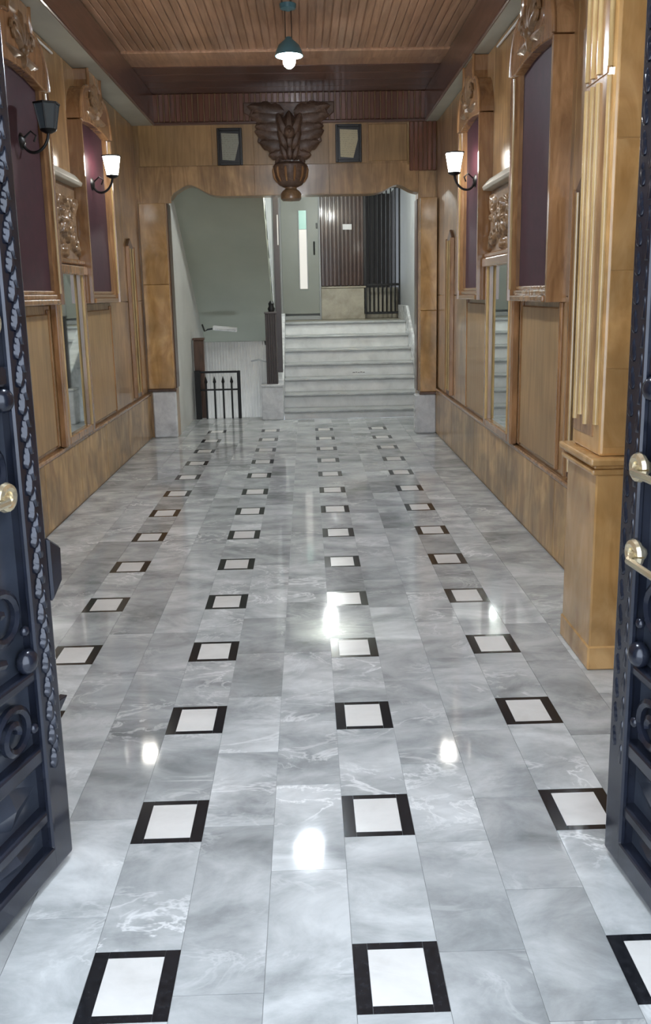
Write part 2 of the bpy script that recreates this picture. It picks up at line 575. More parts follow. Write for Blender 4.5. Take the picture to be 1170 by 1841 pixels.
for side, X, s, segs in (('left', XL, 1, [1.1, 2.5, 3.9, 5.35, 6.2, 7.05, 7.95, YB]), ('right', XR, -1, [1.1, 2.4, 3.54, 4.6, 5.75, 6.9, 8.0, YB])):
    BX = BXL if side == 'left' else BXR
    x0, x1 = sorted((X - s * 0.0, BX - s * 0.006))
    bb = struct('baseboard_' + side, MB().box(x0, x1, 1.1, YB, 0, 0.47), 'base_veneer',
                ('left' if side == 'left' else 'right') + ' wall tall wooden base panelling with streaked veneer', 'baseboard')
    for a, b in zip(segs[:-1], segs[1:]):
        x0, x1 = sorted((BX - s * 0.006, BX))
        MB().box(x0, x1, a + 0.002, b - 0.002, 0.012, 0.455).build('base_panel', 'base_veneer', bb, 0.002)
    x0, x1 = sorted((X, BX + s * 0.008))
    MB().box(x0, x1, 1.1, YB, 0.458, 0.486).build('base_cap', 'frame_wood', bb, 0.008, False, 2)

# front wall with the gate opening
struct('wall_front', MB().box(-2.0, -1.0, 0.88, YF, -0.1, 3.62).box(0.94, 1.7, 0.88, YF, -0.1, 3.62).box(-1.0, 0.94, 0.88, YF, 2.75, 3.62),
       'facade', 'entrance wall around the gate opening', 'wall')

# ------------------------------------------------------------------ ceiling
FXL, FXR, FY = -1.50, 1.265, 8.12
ce = struct('ceiling', MB().box(-2.0, 1.7, 0.88, YB + 0.2, ZC + 0.012, 3.75), 'ceiling_wood', 'reddish wooden plank ceiling recessed between side beams', 'ceiling')
npl = 46
pw = (FXR - FXL) / npl
pm = MB().box(-pw / 2 + 0.003, pw / 2 - 0.003, YF, 7.62, ZC, ZC + 0.016).mesh('ceiling_plank', 'ceiling_wood', 0.004)
for i in range(npl):
    inst(pm, 'ceiling_plank', ce, (FXL + pw * (i + 0.5), 0, random.uniform(-0.001, 0.001)))
MB().box(FXL, FXR, 7.63, 7.86, ZC - 0.014, ZC + 0.016).build('border_board', 'ceiling_wood', ce, 0.006)
MB().box(FXL, FXR, 7.865, FY, ZC - 0.002, ZC + 0.016).build('border_board', 'ceiling_wood', ce, 0.006)
for i in range(4):
    MB().box(FXL, FXR, FY + 0.003 + 0.257 * i, FY + 0.257 * (i + 1), ZC - 0.006, ZC + 0.016).build('dark_board', 'fascia_wood', ce, 0.005)
# side beams: plaster soffit + brown fascia + bead
for side, X, fx, s in (('left', XL, FXL, 1), ('right', XR, FXR, -1)):
    x0, x1 = sorted((X, fx))
    so = struct('trim_1' if side == 'left' else 'trim_2', MB().box(x0, x1, YF, YB, ZS, ZC + 0.012), 'plaster',
                'pale plaster beam soffit along the top of the ' + side + ' wall', 'beam')
    x0, x1 = sorted((fx - s * 0.004, fx + s * 0.012))
    MB().box(x0, x1, YF, YB - 0.03, ZS + 0.01, ZC - 0.008).build('fascia', 'fascia_wood', so, 0.003)
    MB().tube([(fx + s * 0.006, YF, ZS + 0.008), (fx + s * 0.006, YB - 0.03, ZS + 0.008)], 0.013, 8).build('bead', 'fascia_wood', so, 0, True)
    # cable clipped to the top of the wall
    MB().tube([(X + s * 0.022, 3.6, ZS - 0.06), (X + s * 0.022, 5.3, ZS - 0.055), (X + s * 0.022, 6.3, ZS - 0.05)], 0.008, 6).build('cable', 'sign_white', so, 0, True)
# band of vertical slats at the top of the end wall, on a moulding
bbm = struct('trim_3', MB().box(FXL, FXR, YB - 0.045, YB, 3.195, 3.222), 'fascia_wood', 'dark moulding with a band of reddish vertical slats above the end wall', 'moulding', 0.006)
nsl = 48
sw = (FXR - FXL) / nsl
sm = MB().box(-sw / 2 + 0.005, sw / 2 - 0.005, YB - 0.024, YB, 3.224, ZC - 0.008).mesh('slat', 'slat_wood', 0.006)
for i in range(nsl):
    inst(sm, 'slat', bbm, (FXL + sw * (i + 0.5), 0, 0))

# ------------------------------------------------------------------ back wall with the shaped lintel
OL, OR, ZL = -1.415, 1.19, 2.50


def lintel_edge():
    pts = []
    for i in range(61):
        x = OL + (OR - OL) * i / 60
        z = ZL
        d = (x + 1.165) / 0.16
        z += 0.115 * math.exp(-d * d) if x > -1.3 or True else 0
        d = (x - 0.97) / 0.13
        z += 0.085 * math.exp(-d * d)
        if x < -1.34:
            z = min(z, ZL - 0.015)
        pts.append((x, z))
    return pts


le = lintel_edge()
poly = [(XL, ZC), (XL, 0.0), (OL, 0.0)] + le + [(OR, 0.0), (XR, 0.0), (XR, ZC)]
wb = struct('wall_back', MB().prism(poly, 'y', YB, YB + 0.2), 'veneer', 'end wall of the corridor with a wide opening and wavy wooden lintel', 'wall')
# veneer panels on the lintel
strip = [(x, z + 0.004) for x, z in le]


def lint_panel(x0, x1, z1, mat):
    xs = [x0] + [p[0] for p in strip if x0 < p[0] < x1] + [x1]
    low = [(x, float(np.interp(x, [p[0] for p in strip], [p[1] for p in strip]))) for x in xs]
    MB().prism(low + [(x1, z1), (x0, z1)], 'y', YB - 0.008, YB + 0.002).build('lintel_panel', mat, wb, 0.002)


lint_panel(-1.35, -0.50, 2.80, 'veneer')
lint_panel(-0.496, 0.27, 2.80, 'veneer')
lint_panel(0.274, OR, 2.80, 'veneer')
for (a, b) in ((-1.66, -0.92), (-0.916, -0.496), (-0.492, 0.27), (0.274, 0.66)):
    MB().box(a, b, YB - 0.008, YB + 0.002, 2.804, 3.2).build('lintel_panel', 'panel_tan', wb, 0.002)
MB().box(0.68, 1.075, YB - 0.016, YB + 0.002, 2.82, 3.18).build('lintel_panel', 'panel_tan', wb, 0.006)
MB().box(1.078, 1.092, YB - 0.022, YB + 0.002, 2.78, 3.2).build('panel_bead', 'gilt_wood', wb, 0.004)
smb = MB().box(-0.021, 0.021, YB - 0.016, YB + 0.002, 2.72, 3.2).mesh('slat', 'slat_wood', 0.006)
for i in range(6):
    inst(smb, 'slat', wb, (1.12 + 0.047 * i, 0, 0))
MB().box(-1.68, -1.36, YB - 0.012, YB + 0.002, 2.44, 2.80).build('lintel_panel', 'veneer', wb, 0.002)
MB().box(1.196, 1.37, YB - 0.012, YB + 0.002, 2.44, 2.716).build('lintel_panel', 'veneer', wb, 0.002)

# flat pilasters with stone plinths each side of the opening
for side, x0, x1, zp, lab in ((0, -1.695, -1.425, 0.50, 'golden veneered pilaster on a grey stone plinth beside the stairwell gate'),
                              (1, 1.20, 1.37, 0.42, 'golden veneered pilaster on a white stone plinth right of the marble steps')):
    t = thing('pilaster', lab, 'pilaster', ((x0 + x1) / 2, YB - (0.11 if side else 0.0), 0), 0, 'flat pilasters at the end wall')
    h = (x1 - x0) / 2
    yb = 0.11 if side else 0.0
    cut = 1.62 if side == 0 else 1.3
    MB().box(-h, h, -0.035, yb, zp + 0.03, cut).build('shaft_panel', 'veneer_gold', t, 0.004)
    MB().box(-h, h, -0.035, yb, cut + 0.003, 2.44).build('shaft_panel', 'veneer_gold', t, 0.004)
    MB().box(-h - 0.012, h + 0.02, -0.055, yb, zp, zp + 0.03).build('ledge', 'dark_wood', t, 0.006)
    if side == 0:
        MB().box(-h + 0.03, h + 0.012, -0.045, 0.0, 0.0, zp).build('plinth', 'plinth_marble', t, 0.012)
    else:
        MB().box(-h - 0.055, h - 0.004, -0.05, yb, 0.0, zp).build('plinth', 'plinth_marble', t, 0.012)
# jamb linings inside the opening
wbj = MB().box(OL, OL + 0.012, YB, YB + 0.2, 0.53, 2.44).build('jamb_lining', 'dark_wood', wb, 0.003)
MB().box(OR - 0.012, OR, YB, YB + 0.2, 0.45, 2.44).build('jamb_lining', 'dark_wood', wb, 0.003)

# ------------------------------------------------------------------ big fluted pilaster on the right
t = thing('fluted_pilaster', 'tall golden fluted pilaster on a pedestal beside the right gate', 'pilaster', (XR, 3.33, 0), RIGHT)
# local: x=-(Y-3.33); -y into the room; face at y=-(1.39-1.095)=-0.295
MB().box(-0.18, 0.18, -0.295, 0, 0.0, 0.80).build('pedestal', 'veneer_gold', t, 0.006)
MB().box(-0.186, 0.186, -0.301, 0, 0.0, 0.10).build('pedestal_base', 'veneer_gold', t, 0.006)
MB().box(-0.20, 0.20, -0.318, 0, 0.80, 0.822).box(-0.192, 0.192, -0.309, 0, 0.822, 0.838).box(-0.21, 0.21, -0.328, 0, 0.838, 0.866).build('pedestal_cap', 'veneer_gold', t, 0.008, False, 2)
MB().box(-0.165, 0.165, -0.283, 0, 0.866, ZS - 0.001).build('shaft', 'veneer_gold', t, 0.012, False, 2)
for i, z in enumerate((1.2, 1.56, 2.02)):
    MB().box(0.1652, 0.1675, -0.270, -0.01, (0.9, 1.2, 1.56, 2.02)[i] + 0.002, (1.2, 1.56, 2.02)[i] - 0.002).build('face_panel', 'veneer_gold', t, 0.001)
MB().box(0.1652, 0.1675, -0.270, -0.01, 2.024, 3.15).build('face_panel', 'veneer_gold', t, 0.001)
MB().box(-0.150, 0.085, -0.287, -0.27, 0.93, 2.253).build('flute_backing', 'frame_wood', t, 0.002)
MB().box(-0.150, 0.085, -0.287, -0.27, 2.257, 3.14).build('flute_backing', 'frame_wood', t, 0.002)
for i, x in enumerate((-0.125, -0.06, 0.005, 0.125)):
    zb = (0.975, 1.0, 0.97, 0.985)[i]
    r = 0.012
    MB().tube([(x, -0.288, zb), (x, -0.288, zb + 0.012), (x, -0.288, 2.24)], [0.012, r, r], 12).build('fluting_rod', 'gilt_wood', t, 0, True)
    MB().tube([(x, -0.288, 2.27), (x, -0.288, 3.12)], r, 12).build('fluting_rod', 'gilt_wood', t, 0, True)

# ------------------------------------------------------------------ velvet wall frames
def profile_jamb(w, depth, s):
    """stepped moulding section (x,y) for a jamb of width w; inner edge at x=0 when s=1, mirrored for s=-1"""
    pts = [(0, -0.02), (0.0, -0.078), (0.012, -0.088), (0.024, -0.078), (0.03, -0.092), (0.042, -0.103), (0.055, -0.095), (0.06, -depth), (w, -depth), (w, 0), (0, 0)]
    return [(s * x, y) for x, y in pts]


def velvet_frame(label, wallx, yc, rz, width, z0, jw=0.085):
    depth = 0.115
    t = thing('velvet_wall_frame', label, 'wall frame', (wallx, yc, z0), rz, 'velvet frames on the side walls')
    hw = width / 2
    iw = hw - jw
    zi0, zi1, ztop = 0.09, 1.32, ZS - z0 - 0.002
    for s in (-1, 1):
        m = MB().prism([(x + s * iw, y) for x, y in profile_jamb(jw, depth, s)], 'z', 0.0, zi1)
        m.build('frame_side', 'frame_wood', t, 0.0, True)
        MB().tube([(s * (iw + 0.042), -0.103, 0.07), (s * (iw + 0.042), -0.103, zi1 - 0.01)], 0.008, 8).build('gilt_bead', 'gilt_wood', t, 0, True)
    m = MB()
    m.box(-iw, iw, -depth, 0, 0, 0.035).box(-iw, iw, -0.095, 0, 0.035, 0.065).box(-iw, iw, -0.08, 0, 0.065, zi0)
    m.build('frame_bottom', 'frame_wood', t, 0.008, False, 2)
    # bell shaped crest with shallow arch over the panel
    prof = [(hw, zi1 - 0.001)]
    prof.append((hw, 1.17 + 0.16))
    for i in range(13):
        a = i / 12
        # convex shoulder sweeping in to a neck
        x = hw - (hw - 0.21) * (a ** 1.9)
        z = 1.33 + 0.27 * math.sin(a * PI / 2)
        prof.append((x, z))
    prof += [(0.19, 1.66), (0.2, ztop)]
    right = prof
    left = [(-x, z) for x, z in reversed(prof)]
    low = [(-iw, zi1), (-iw * 0.5, zi1 + 0.022), (0, zi1 + 0.03), (iw * 0.5, zi1 + 0.022), (iw, zi1)]
    MB().prism(low + right[1:] + left[:-1], 'y', -depth, 0).build('crest', 'frame_wood', t, 0.008, False, 2)
    edge = [(x, -depth - 0.002, z) for x, z in left[1:-2]]
    MB().tube([(x, -depth, z) for x, z in right[2:]], 0.012, 8).build('crest_bead', 'frame_wood', t, 0, True)
    MB().tube([(-x, -depth, z) for x, z in right[2:]], 0.012, 8).build('crest_bead', 'frame_wood', t, 0, True)
    MB().box(-iw - 0.005, iw + 0.005, -0.055, 0, zi0 - 0.01, zi1 + 0.03).build('velvet_panel', 'velvet', t)
    # carved ornament: drop leaf, side fronds, scrolls
    o = MB()
    y0 = -depth
    for a, L, w in ((PI / 2, 0.22, 0.09), (PI / 2 + 0.5, 0.2, 0.07), (PI / 2 - 0.5, 0.2, 0.07), (PI / 2 + 1.05, 0.19, 0.065), (PI / 2 - 1.05, 0.19, 0.065), (-PI / 2, 0.10, 0.08)):
        o.leaf((0, 1.45), a, L, w, 0.035, y0, 0.0, 3)
    for s in (-1, 1):
        o.leaf((s * 0.03, 1.42), (PI if s < 0 else 0) - s * 0.25, 0.25, 0.06, 0.03, y0, 0.25 * s, 3)
        sc = []
        for i in range(22):
            a = i / 21 * 3.6 * PI / 2 * 1.5
            rr = 0.062 * (1 - i / 26)
            sc.append((s * (0.14 + rr * math.cos(a)), y0 - 0.012, 1.52 + rr * math.sin(a)))
        o.tube(sc, 0.012, 6)
    o.ball((0, y0 - 0.01, 1.45), 0.035, 10, 6)
    o.build('carved_ornament', 'carved_wood', t, 0, True)
    return t


velvet_frame('large maroon velvet frame with arched crest on left wall, nearest the gate', XL, 5.315, LEFT, 0.98, 1.46)
velvet_frame('maroon velvet frame with arched crest on left wall, behind a lit sconce', XL, 7.085, LEFT, 0.97, 1.46)
velvet_frame('large maroon velvet frame on right wall beside the fluted pilaster, without a lamp', XR, 5.02, RIGHT, 0.91, 1.43)
velvet_frame('maroon velvet frame on right wall, behind a lit sconce', XR, 6.86, RIGHT, 0.86, 1.43)


# ------------------------------------------------------------------ tall mirrors and carved relief panels
def wall_mirror(label, wallx, yc, rz, width, z0=0.49, z1=1.72):
    t = thing('wall_mirror', label, 'mirror', (wallx, yc, z0), rz, 'tall mirrors between the velvet frames')
    hw, H = width / 2, z1 - z0
    fw = 0.085
    for s in (-1, 1):
        a, b = sorted((s * hw, s * (hw - fw)))
        MB().box(a, b, -0.05, 0, 0, H).build('frame_side', 'frame_wood', t, 0.010, False, 2)
        MB().tube([(s * (hw - fw), -0.046, 0.06), (s * (hw - fw), -0.046, H - 0.05)], 0.011, 8).build('gilt_bead', 'gilt_wood', t, 0, True)
    MB().box(-hw + fw, hw - fw, -0.05, 0, 0, 0.06).build('frame_bottom', 'frame_wood', t, 0.010, False, 2)
    MB().box(-hw - 0.01, hw + 0.01, -0.075, 0, H - 0.055, H + 0.01).build('frame_top', 'frame_wood', t, 0.010, False, 2)
    MB().box(-hw + fw - 0.002, hw - fw + 0.002, -0.022, 0, 0.055, H - 0.05).build('glass', 'mirror_glass', t)
    return t


wall_mirror('tall narrow mirror on left wall below the carved relief', XL + 0.01, 6.20, LEFT, 0.79)
wall_mirror('tall narrow mirror on right wall reflecting the marble steps', XR - 0.01, 5.965, RIGHT, 0.86)


def relief_mesh(w, h, nx, ny, seed):
    rng = random.Random(seed)
    X, Z = np.meshgrid(np.linspace(-w / 2, w / 2, nx), np.linspace(0, h, ny))
    Hh = np.zeros_like(X)

    def stroke(pts, r, amp):
        nonlocal Hh
        P_ = np.array(pts)
        d = np.full(X.shape, 9.0)
        for a, b in zip(P_[:-1], P_[1:]):
            ab = b - a
            L2 = (ab ** 2).sum() + 1e-9
            t_ = np.clip(((X - a[0]) * ab[0] + (Z - a[1]) * ab[1]) / L2, 0, 1)
            d = np.minimum(d, np.hypot(X - a[0] - t_ * ab[0], Z - a[1] - t_ * ab[1]))
        Hh = np.maximum(Hh, amp * np.sqrt(np.clip(1 - (d / r) ** 2, 0, 1)))

    def leafh(cx, cz, ang, L, wd, amp):
        nonlocal Hh
        dx, dz = X - cx, Z - cz
        u = (dx * math.cos(ang) + dz * math.sin(ang)) / L
        v = (-dx * math.sin(ang) + dz * math.cos(ang)) / wd
        uc = np.clip(u, 0, 1)
        ww = np.sin(PI * uc) ** 0.7 * (0.8 + 0.25 * np.abs(np.sin(4 * PI * uc))) + 1e-4
        q = np.clip(1 - (v / ww) ** 2, 0, 1) * ((u > 0) & (u < 1))
        Hh = np.maximum(Hh, amp * np.sqrt(q) * (1 - 0.35 * np.exp(-(v * 6) ** 2)))

    for s in (-1, 1):
        for (cx, cz, r0, sg) in ((0.17, 0.28, 0.10, 1), (0.27, 0.14, 0.075, -1), (0.26, 0.41, 0.07, -1)):
            sp = []
            for i in range(26):
                a = sg * i / 25 * 2.6 * PI + (PI if sg > 0 else 0)
                rr = r0 * (1 - i / 30)
                sp.append((s * w / 0.8 * (cx + rr * math.cos(a)), h / 0.52 * (cz + rr * math.sin(a))))
            stroke(sp, 0.017, 0.028)
        for k in range(5):
            a = rng.uniform(0.1, 1.5)
            leafh(s * w * (0.1 + 0.07 * k), h * (0.2 + 0.12 * k), a if s > 0 else PI - a, 0.13, 0.03, 0.034)
            a = -rng.uniform(0.2, 1.2)
            leafh(s * w * (0.08 + 0.08 * k), h * (0.85 - 0.15 * k), a if s > 0 else PI - a, 0.12, 0.028, 0.03)
    for a in range(8):
        leafh(0, h * 0.52, a * PI / 4, 0.12, 0.032, 0.04)
    leafh(0, h * 0.22, -PI / 2, 0.13, 0.04, 0.034)
    d = np.hypot(X, Z - h * 0.52)
    Hh = np.maximum(Hh, 0.055 * np.sqrt(np.clip(1 - (d / 0.04) ** 2, 0, 1)))
    edge = np.minimum.reduce([X + w / 2, w / 2 - X, Z, h - Z])
    Hh *= np.clip(edge / 0.02, 0, 1)
    v = [(float(x), float(-0.02 - y), float(z)) for x, y, z in zip(X.ravel(), Hh.ravel(), Z.ravel())]
    f = [(j * nx + i, j * nx + i + 1, (j + 1) * nx + i + 1, (j + 1) * nx + i) for j in range(ny - 1) for i in range(nx - 1)]
    return MB().add(v, f)


def relief_panel(label, wallx, yc, rz, width, z0, z1, seed):
    t = thing('relief_panel', label, 'carving', (wallx, yc, z0), rz, 'carved relief panels above the mirrors')
    H = z1 - z0
    MB().box(-width / 2, width / 2, -0.014, 0, 0, H).build('back_board', 'carved_wood', t)
    relief_mesh(width - 0.03, H - 0.02, 90, 60, seed).build('carving', 'carved_wood', t, 0, True)
    MB().prism([(0, H), (-0.075, H + 0.005), (-0.085, H + 0.03), (-0.03, H + 0.09), (0, H + 0.10)], 'x', -width / 2, width / 2).build('cornice', 'pale_tan', t, 0.004)  # pale tan ledge along the top of the relief
    MB().box(-width / 2, width / 2, -0.06, 0, -0.035, 0).build('shelf', 'frame_wood', t, 0.008)
    return t


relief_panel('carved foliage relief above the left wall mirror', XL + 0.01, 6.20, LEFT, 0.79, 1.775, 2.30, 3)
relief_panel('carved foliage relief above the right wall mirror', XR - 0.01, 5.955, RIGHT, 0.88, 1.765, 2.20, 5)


# narrow strips of gilt beading
def narrow_strip(label, wallx, yc, rz, width, z0, z1):
    t = thing('narrow_wall_strip', label, 'wall strip', (wallx, yc, z0), rz, 'narrow gilt beaded strips')
    H = z1 - z0
    MB().prism([(-width / 2, 0), (width / 2, 0), (width / 2, H), (0, H + 0.08), (-width / 2, H)], 'y', -0.025, 0).build('back_board', 'dark_wood', t, 0.006)
    n = 2
    for i in range(n):
        x = (i - 0.5) * width * 0.42
        MB().tube([(x, -0.032, 0.04), (x, -0.032, H - 0.02)], 0.009, 8).build('gilt_rod', 'gilt_wood', t, 0, True)
    for s in (-1, 1):
        MB().box(s * width / 2 - 0.012, s * width / 2 + 0.012, -0.04, 0, 0, H).build('edge_strip', 'frame_wood', t, 0.005)
    return t


narrow_strip('narrow dark strip with twin gilt rods on left wall near the end wall', XL + 0.01, 8.52, LEFT, 0.26, 0.52, 1.98)
narrow_strip('narrow dark strip with twin gilt rods on right wall near the end wall', XR - 0.01, 8.16, RIGHT, 0.26, 0.52, 1.98)
narrow_strip('narrow dark strip with twin gilt rods just behind the fluted pilaster', XR - 0.01, 4.27, RIGHT, 0.22, 0.52, 1.98)


# ------------------------------------------------------------------ sconces
def sconce(label, wallx, yc, rz, z, lit):
    t = thing('wall_sconce', label, 'wall lamp', (wallx, yc, z), rz, 'wall sconces')
    yo = -0.165
    MB().lathe([(0.0, -0.022), (0.02, -0.02), (0.045, -0.008), (0.05, 0.0)], (0, 0, -0.13), 14, 'y').build('back_plate', 'iron_black', t, 0, True)
    pts = []
    for i in range(17):
        a = i / 16
        pts.append((0, -0.01 + (yo + 0.01) * (0.5 - 0.5 * math.cos(PI * a)) * (1 if a < 1 else 1), -0.13 - 0.075 * math.sin(PI * min(1, a * 1.05)) + 0.05 * a * a))
    MB().tube(pts, 0.009, 8).build('arm', 'iron_black', t, 0, True)
    MB().tube([(0, -0.02, -0.11), (0, -0.06, -0.075), (0, -0.09, -0.10), (0, -0.075, -0.135)], 0.006, 6).build('scroll', 'iron_black', t, 0, True)
    MB().lathe([(0.0, -0.09), (0.02, -0.088), (0.045, -0.075), (0.05, -0.065), (0.0, -0.06)], (0, yo, 0), 12).build('cup', 'iron_black', t, 0, True)
    n = 6
    r0, r1, za, zb = 0.046, 0.072, -0.066, 0.075
    for k in range(n):
        a0, a1 = 2 * PI * k / n, 2 * PI * (k + 1) / n
        c = [(r0, a0, za), (r0, a1, za), (r1, a1, zb), (r1, a0, zb)]
        v = [(r * math.cos(a), yo + r * math.sin(a), zz) for r, a, zz in c]
        v += [((r - 0.004) * math.cos(a), yo + (r - 0.004) * math.sin(a), zz) for r, a, zz in c]
        MB().add(v, [(0, 1, 2, 3), (7, 6, 5, 4), (0, 4, 5, 1), (1, 5, 6, 2), (2, 6, 7, 3), (3, 7, 4, 0)]).build('glass_pane', 'shade_lit' if lit else 'shade_unlit', t)
        MB().tube([(r0 * math.cos(a0), yo + r0 * math.sin(a0), za), (r1 * math.cos(a0), yo + r1 * math.sin(a0), zb)], 0.0028 if lit else 0.005, 5).build('cage_bar', 'iron_black', t, 0, True)
    MB().lathe([(0.068, 0.072), (0.08, 0.072), (0.08, 0.082), (0.066, 0.084)], (0, yo, 0), 6).build('rim', 'iron_black', t)
    return t


VL, VR = XL + 0.055, XR - 0.055
sconce('unlit black lantern sconce on the left velvet frame nearest the gate', VL, 5.36, LEFT, 2.55, False)
sconce('lit white sconce with black arm on the left wall', VL, 7.05, LEFT, 2.51, True)
sconce('lit white sconce with black arm on the right wall', VR, 6.84, RIGHT, 2.46, True)


# ------------------------------------------------------------------ pendant lamps
def pendant(label, x, y, zb, mat='added_glow_plate'):
    t = thing('pendant_lamp', label, 'ceiling lamp', (x, y, zb), 0, 'pendant lamps')
    top = ZC - zb
    MB().lathe([(0.0, top), (0.06, top), (0.055, top - 0.03), (0.012, top - 0.045), (0.0, top - 0.045)], (0, 0, 0), 16).build('ceiling_rose', 'teal_enamel', t, 0, True)
    for s in (-1, 1):
        MB().tube([(s * 0.022, 0, top - 0.04), (s * 0.022, 0, 0.15)], 0.0035, 6).build('rod', 'cord', t, 0, True)
    MB().lathe([(0.0, 0.165), (0.02, 0.165), (0.028, 0.15), (0.075, 0.11), (0.094, 0.07), (0.100, 0.040), (0.096, 0.039), (0.088, 0.066), (0.07, 0.10), (0.02, 0.13), (0.0, 0.132)], (0, 0, 0), 20).build('shade', 'teal_enamel', t, 0, True)
    MB().lathe([(0.0, 0.13), (0.018, 0.13), (0.018, 0.055), (0.0, 0.055)], (0, 0, 0), 12).build('lamp_holder', 'cord', t, 0, True)
    MB().ball((0, 0, 0.005), 0.045, 10, 7, (1, 1, 1.1)).build('bulb', 'bulb', t, 0, True)
    MB().lathe([(0.03, 0.056), (0.084, 0.056), (0.084, 0.052), (0.03, 0.052), (0.03, 0.056)], (0, 0, 0), 16).build('added_glow_plate', mat, t)  # added emitter, steers the light down and off the upper walls
    return t


pendant('lit pendant bulb under a small teal shade in mid-corridor', -0.077, 6.5, 3.12)
pendant('lit pendant lamp just inside the entrance above the gates', -0.1, 2.9, 3.12, 'entry_plate')

# ------------------------------------------------------------------ carved corbel on the lintel
t = thing('carved_corbel', 'dark carved wooden eagle-like crest with fluted bowl at the lintel centre', 'carving', (-0.125, YB - 0.008, 2.44), 0)
MB().prism([(-0.46, 0.96), (-0.46, 0.86), (-0.34, 0.80), (-0.30, 0.70), (-0.33, 0.58), (-0.20, 0.50), (-0.14, 0.38), (0.14, 0.38), (0.2, 0.50), (0.33, 0.58), (0.30, 0.70), (0.38, 0.80), (0.46, 0.86), (0.46, 0.96)], 'y', -0.035, 0).build('back_board', 'carved_dark', t, 0.012, False, 2)
o = MB()
for s in (-1, 1):
    for k, (zz, L, a, w) in enumerate(((0.54, 0.26, 0.02, 0.20), (0.62, 0.31, 0.10, 0.20), (0.71, 0.30, -0.05, 0.20), (0.80, 0.36, 0.0, 0.20), (0.86, 0.38, 0.06, 0.18), (0.47, 0.17, -0.25, 0.15))):
        o.leaf((s * 0.05, zz), a if s > 0 else PI - a, L, w, 0.05, -0.035, 0.1 * s, 3)
    sc = []
    for i in range(26):
        a = i / 25 * 2.7 * PI
        rr = 0.07 * (1 - i / 30)
        sc.append((s * (0.31 + rr * math.cos(a)), -0.05, 0.84 + rr * math.sin(a)))
    o.tube(sc, 0.014, 6)
o.build('wing_leaves', 'carved_dark', t, 0, True)
o = MB()
for k, (zz, L, w, h) in enumerate(((0.40, 0.20, 0.10, 0.07), (0.50, 0.24, 0.13, 0.09), (0.62, 0.26, 0.15, 0.10))):
    for a in (-0.35, 0, 0.35):
        o.leaf((a * 0.1, zz), PI / 2 - a, L, w, h, -0.035, 0, 2)
o.build('breast_leaves', 'carved_dark', t, 0, True)
MB().ball((0, -0.10, 0.66), 0.055, 12, 8, (1, 1.1, 1.2)).tube([(0, -0.14, 0.67), (0, -0.175, 0.655), (0, -0.185, 0.63)], [0.022, 0.015, 0.004], 8).build('head', 'carved_dark', t, 0, True)
MB().lathe([(0.10, 0.37), (0.15, 0.37), (0.178, 0.345), (0.178, 0.30), (0.16, 0.22), (0.12, 0.16), (0.07, 0.135)], (0, 0, 0), 20, 'z', PI, 2 * PI).build('bowl', 'carved_dark', t, 0, True)
for i in range(6):
    a = PI + PI * (i + 0.5) / 6
    pts = [(r * math.cos(a), r * math.sin(a), z) for r, z in ((0.176, 0.325), (0.180, 0.30), (0.168, 0.235), (0.14, 0.185))]
    MB().tube(pts, [0.008, 0.013, 0.013, 0.007], 8).build('flute', 'frame_wood', t, 0, True)
MB().lathe([(0.06, 0.16), (0.06, 0.12), (0.085, 0.10), (0.105, 0.075), (0.105, 0.02), (0.085, 0.0), (0.0, -0.005)], (0, 0, 0), 18, 'z', PI, 2 * PI).build('finial', 'carved_wood', t, 0, True)
MB().tube([(-0.14, -0.045, 0.37), (-0.09, -0.06, 0.50)], 0.018, 8).tube([(0.14, -0.045, 0.37), (0.09, -0.06, 0.50)], 0.018, 8).build('bracket', 'carved_dark', t, 0, True)


# ------------------------------------------------------------------ framed notices
def notice(label, xc, z0, w, h, pap):
    t = thing('framed_notice', label, 'picture frame', (xc, YB - 0.008, z0), 0, 'framed notices on the lintel')
    b = 0.025
    for s in (-1, 1):
        a, c = sorted((s * w / 2, s * (w / 2 - b)))
        MB().box(a, c, -0.03, 0, 0, h).build('frame_side', 'black_frame', t, 0.004)
    for z in (0, h - b):
        MB().box(-w / 2 + b, w / 2 - b, -0.03, 0, z, z + b).build('frame_rail', 'black_frame', t, 0.004)
    MB().box(-w / 2 + b, w / 2 - b, -0.008, 0, b, h - b).build('mount', 'black_frame', t)
    m = w / 2 - b
    MB().prism([(-m * 0.78, b + 0.03), (m * 0.45, b + 0.02), (m * 0.9, h * 0.6), (m * 0.86, h - b - 0.03), (-m * 0.82, h - b - 0.02)], 'y', -0.011, -0.008).build('paper', pap, t)
    return t


notice('black framed greenish paper notice left of the carved crest', -0.735, 2.80, 0.255, 0.36, 'paper_green')
notice('black framed cream paper notice right of the carved crest', 0.475, 2.81, 0.265, 0.37, 'paper_cream')

# ------------------------------------------------------------------ stair hall
DY = 13.0
SX0, SX1, SY, TR = -0.29, 1.385, 10.25, 0.28
ZR = [0.11, 0.275, 0.44, 0.605, 0.77, 0.94, 1.11]
LZ = 1.11
struct('wall_stair_left', MB().box(-1.62, -1.42, YB + 0.2, 12.1, -1.3, 3.2), 'plaster_white', 'pale plastered side wall of the stairwell on the left', 'wall')
struct('wall_stair_right', MB().box(1.42, 1.62, YB + 0.2, DY, -0.1, 3.2), 'wall_grey', 'grey side wall right of the marble steps', 'wall')
struct('ceiling_stair', MB().box(-1.62, 1.62, YB + 0.2, 14.4, 3.06, 3.2), 'plaster', 'plain ceiling of the stair hall', 'ceiling')
struct('floor_landing', MB().box(-0.42, 1.42, SY + 6 * TR + 0.03, 14.4, LZ - 0.2, LZ), 'tan_marble', 'dim landing floor at the top of the marble steps', 'floor')
struct('floor_basement', MB().box(-1.42, -0.42, 10.55, 12.1, -1.3, -1.2), 'plaster', 'basement floor below the stairwell gate', 'floor')

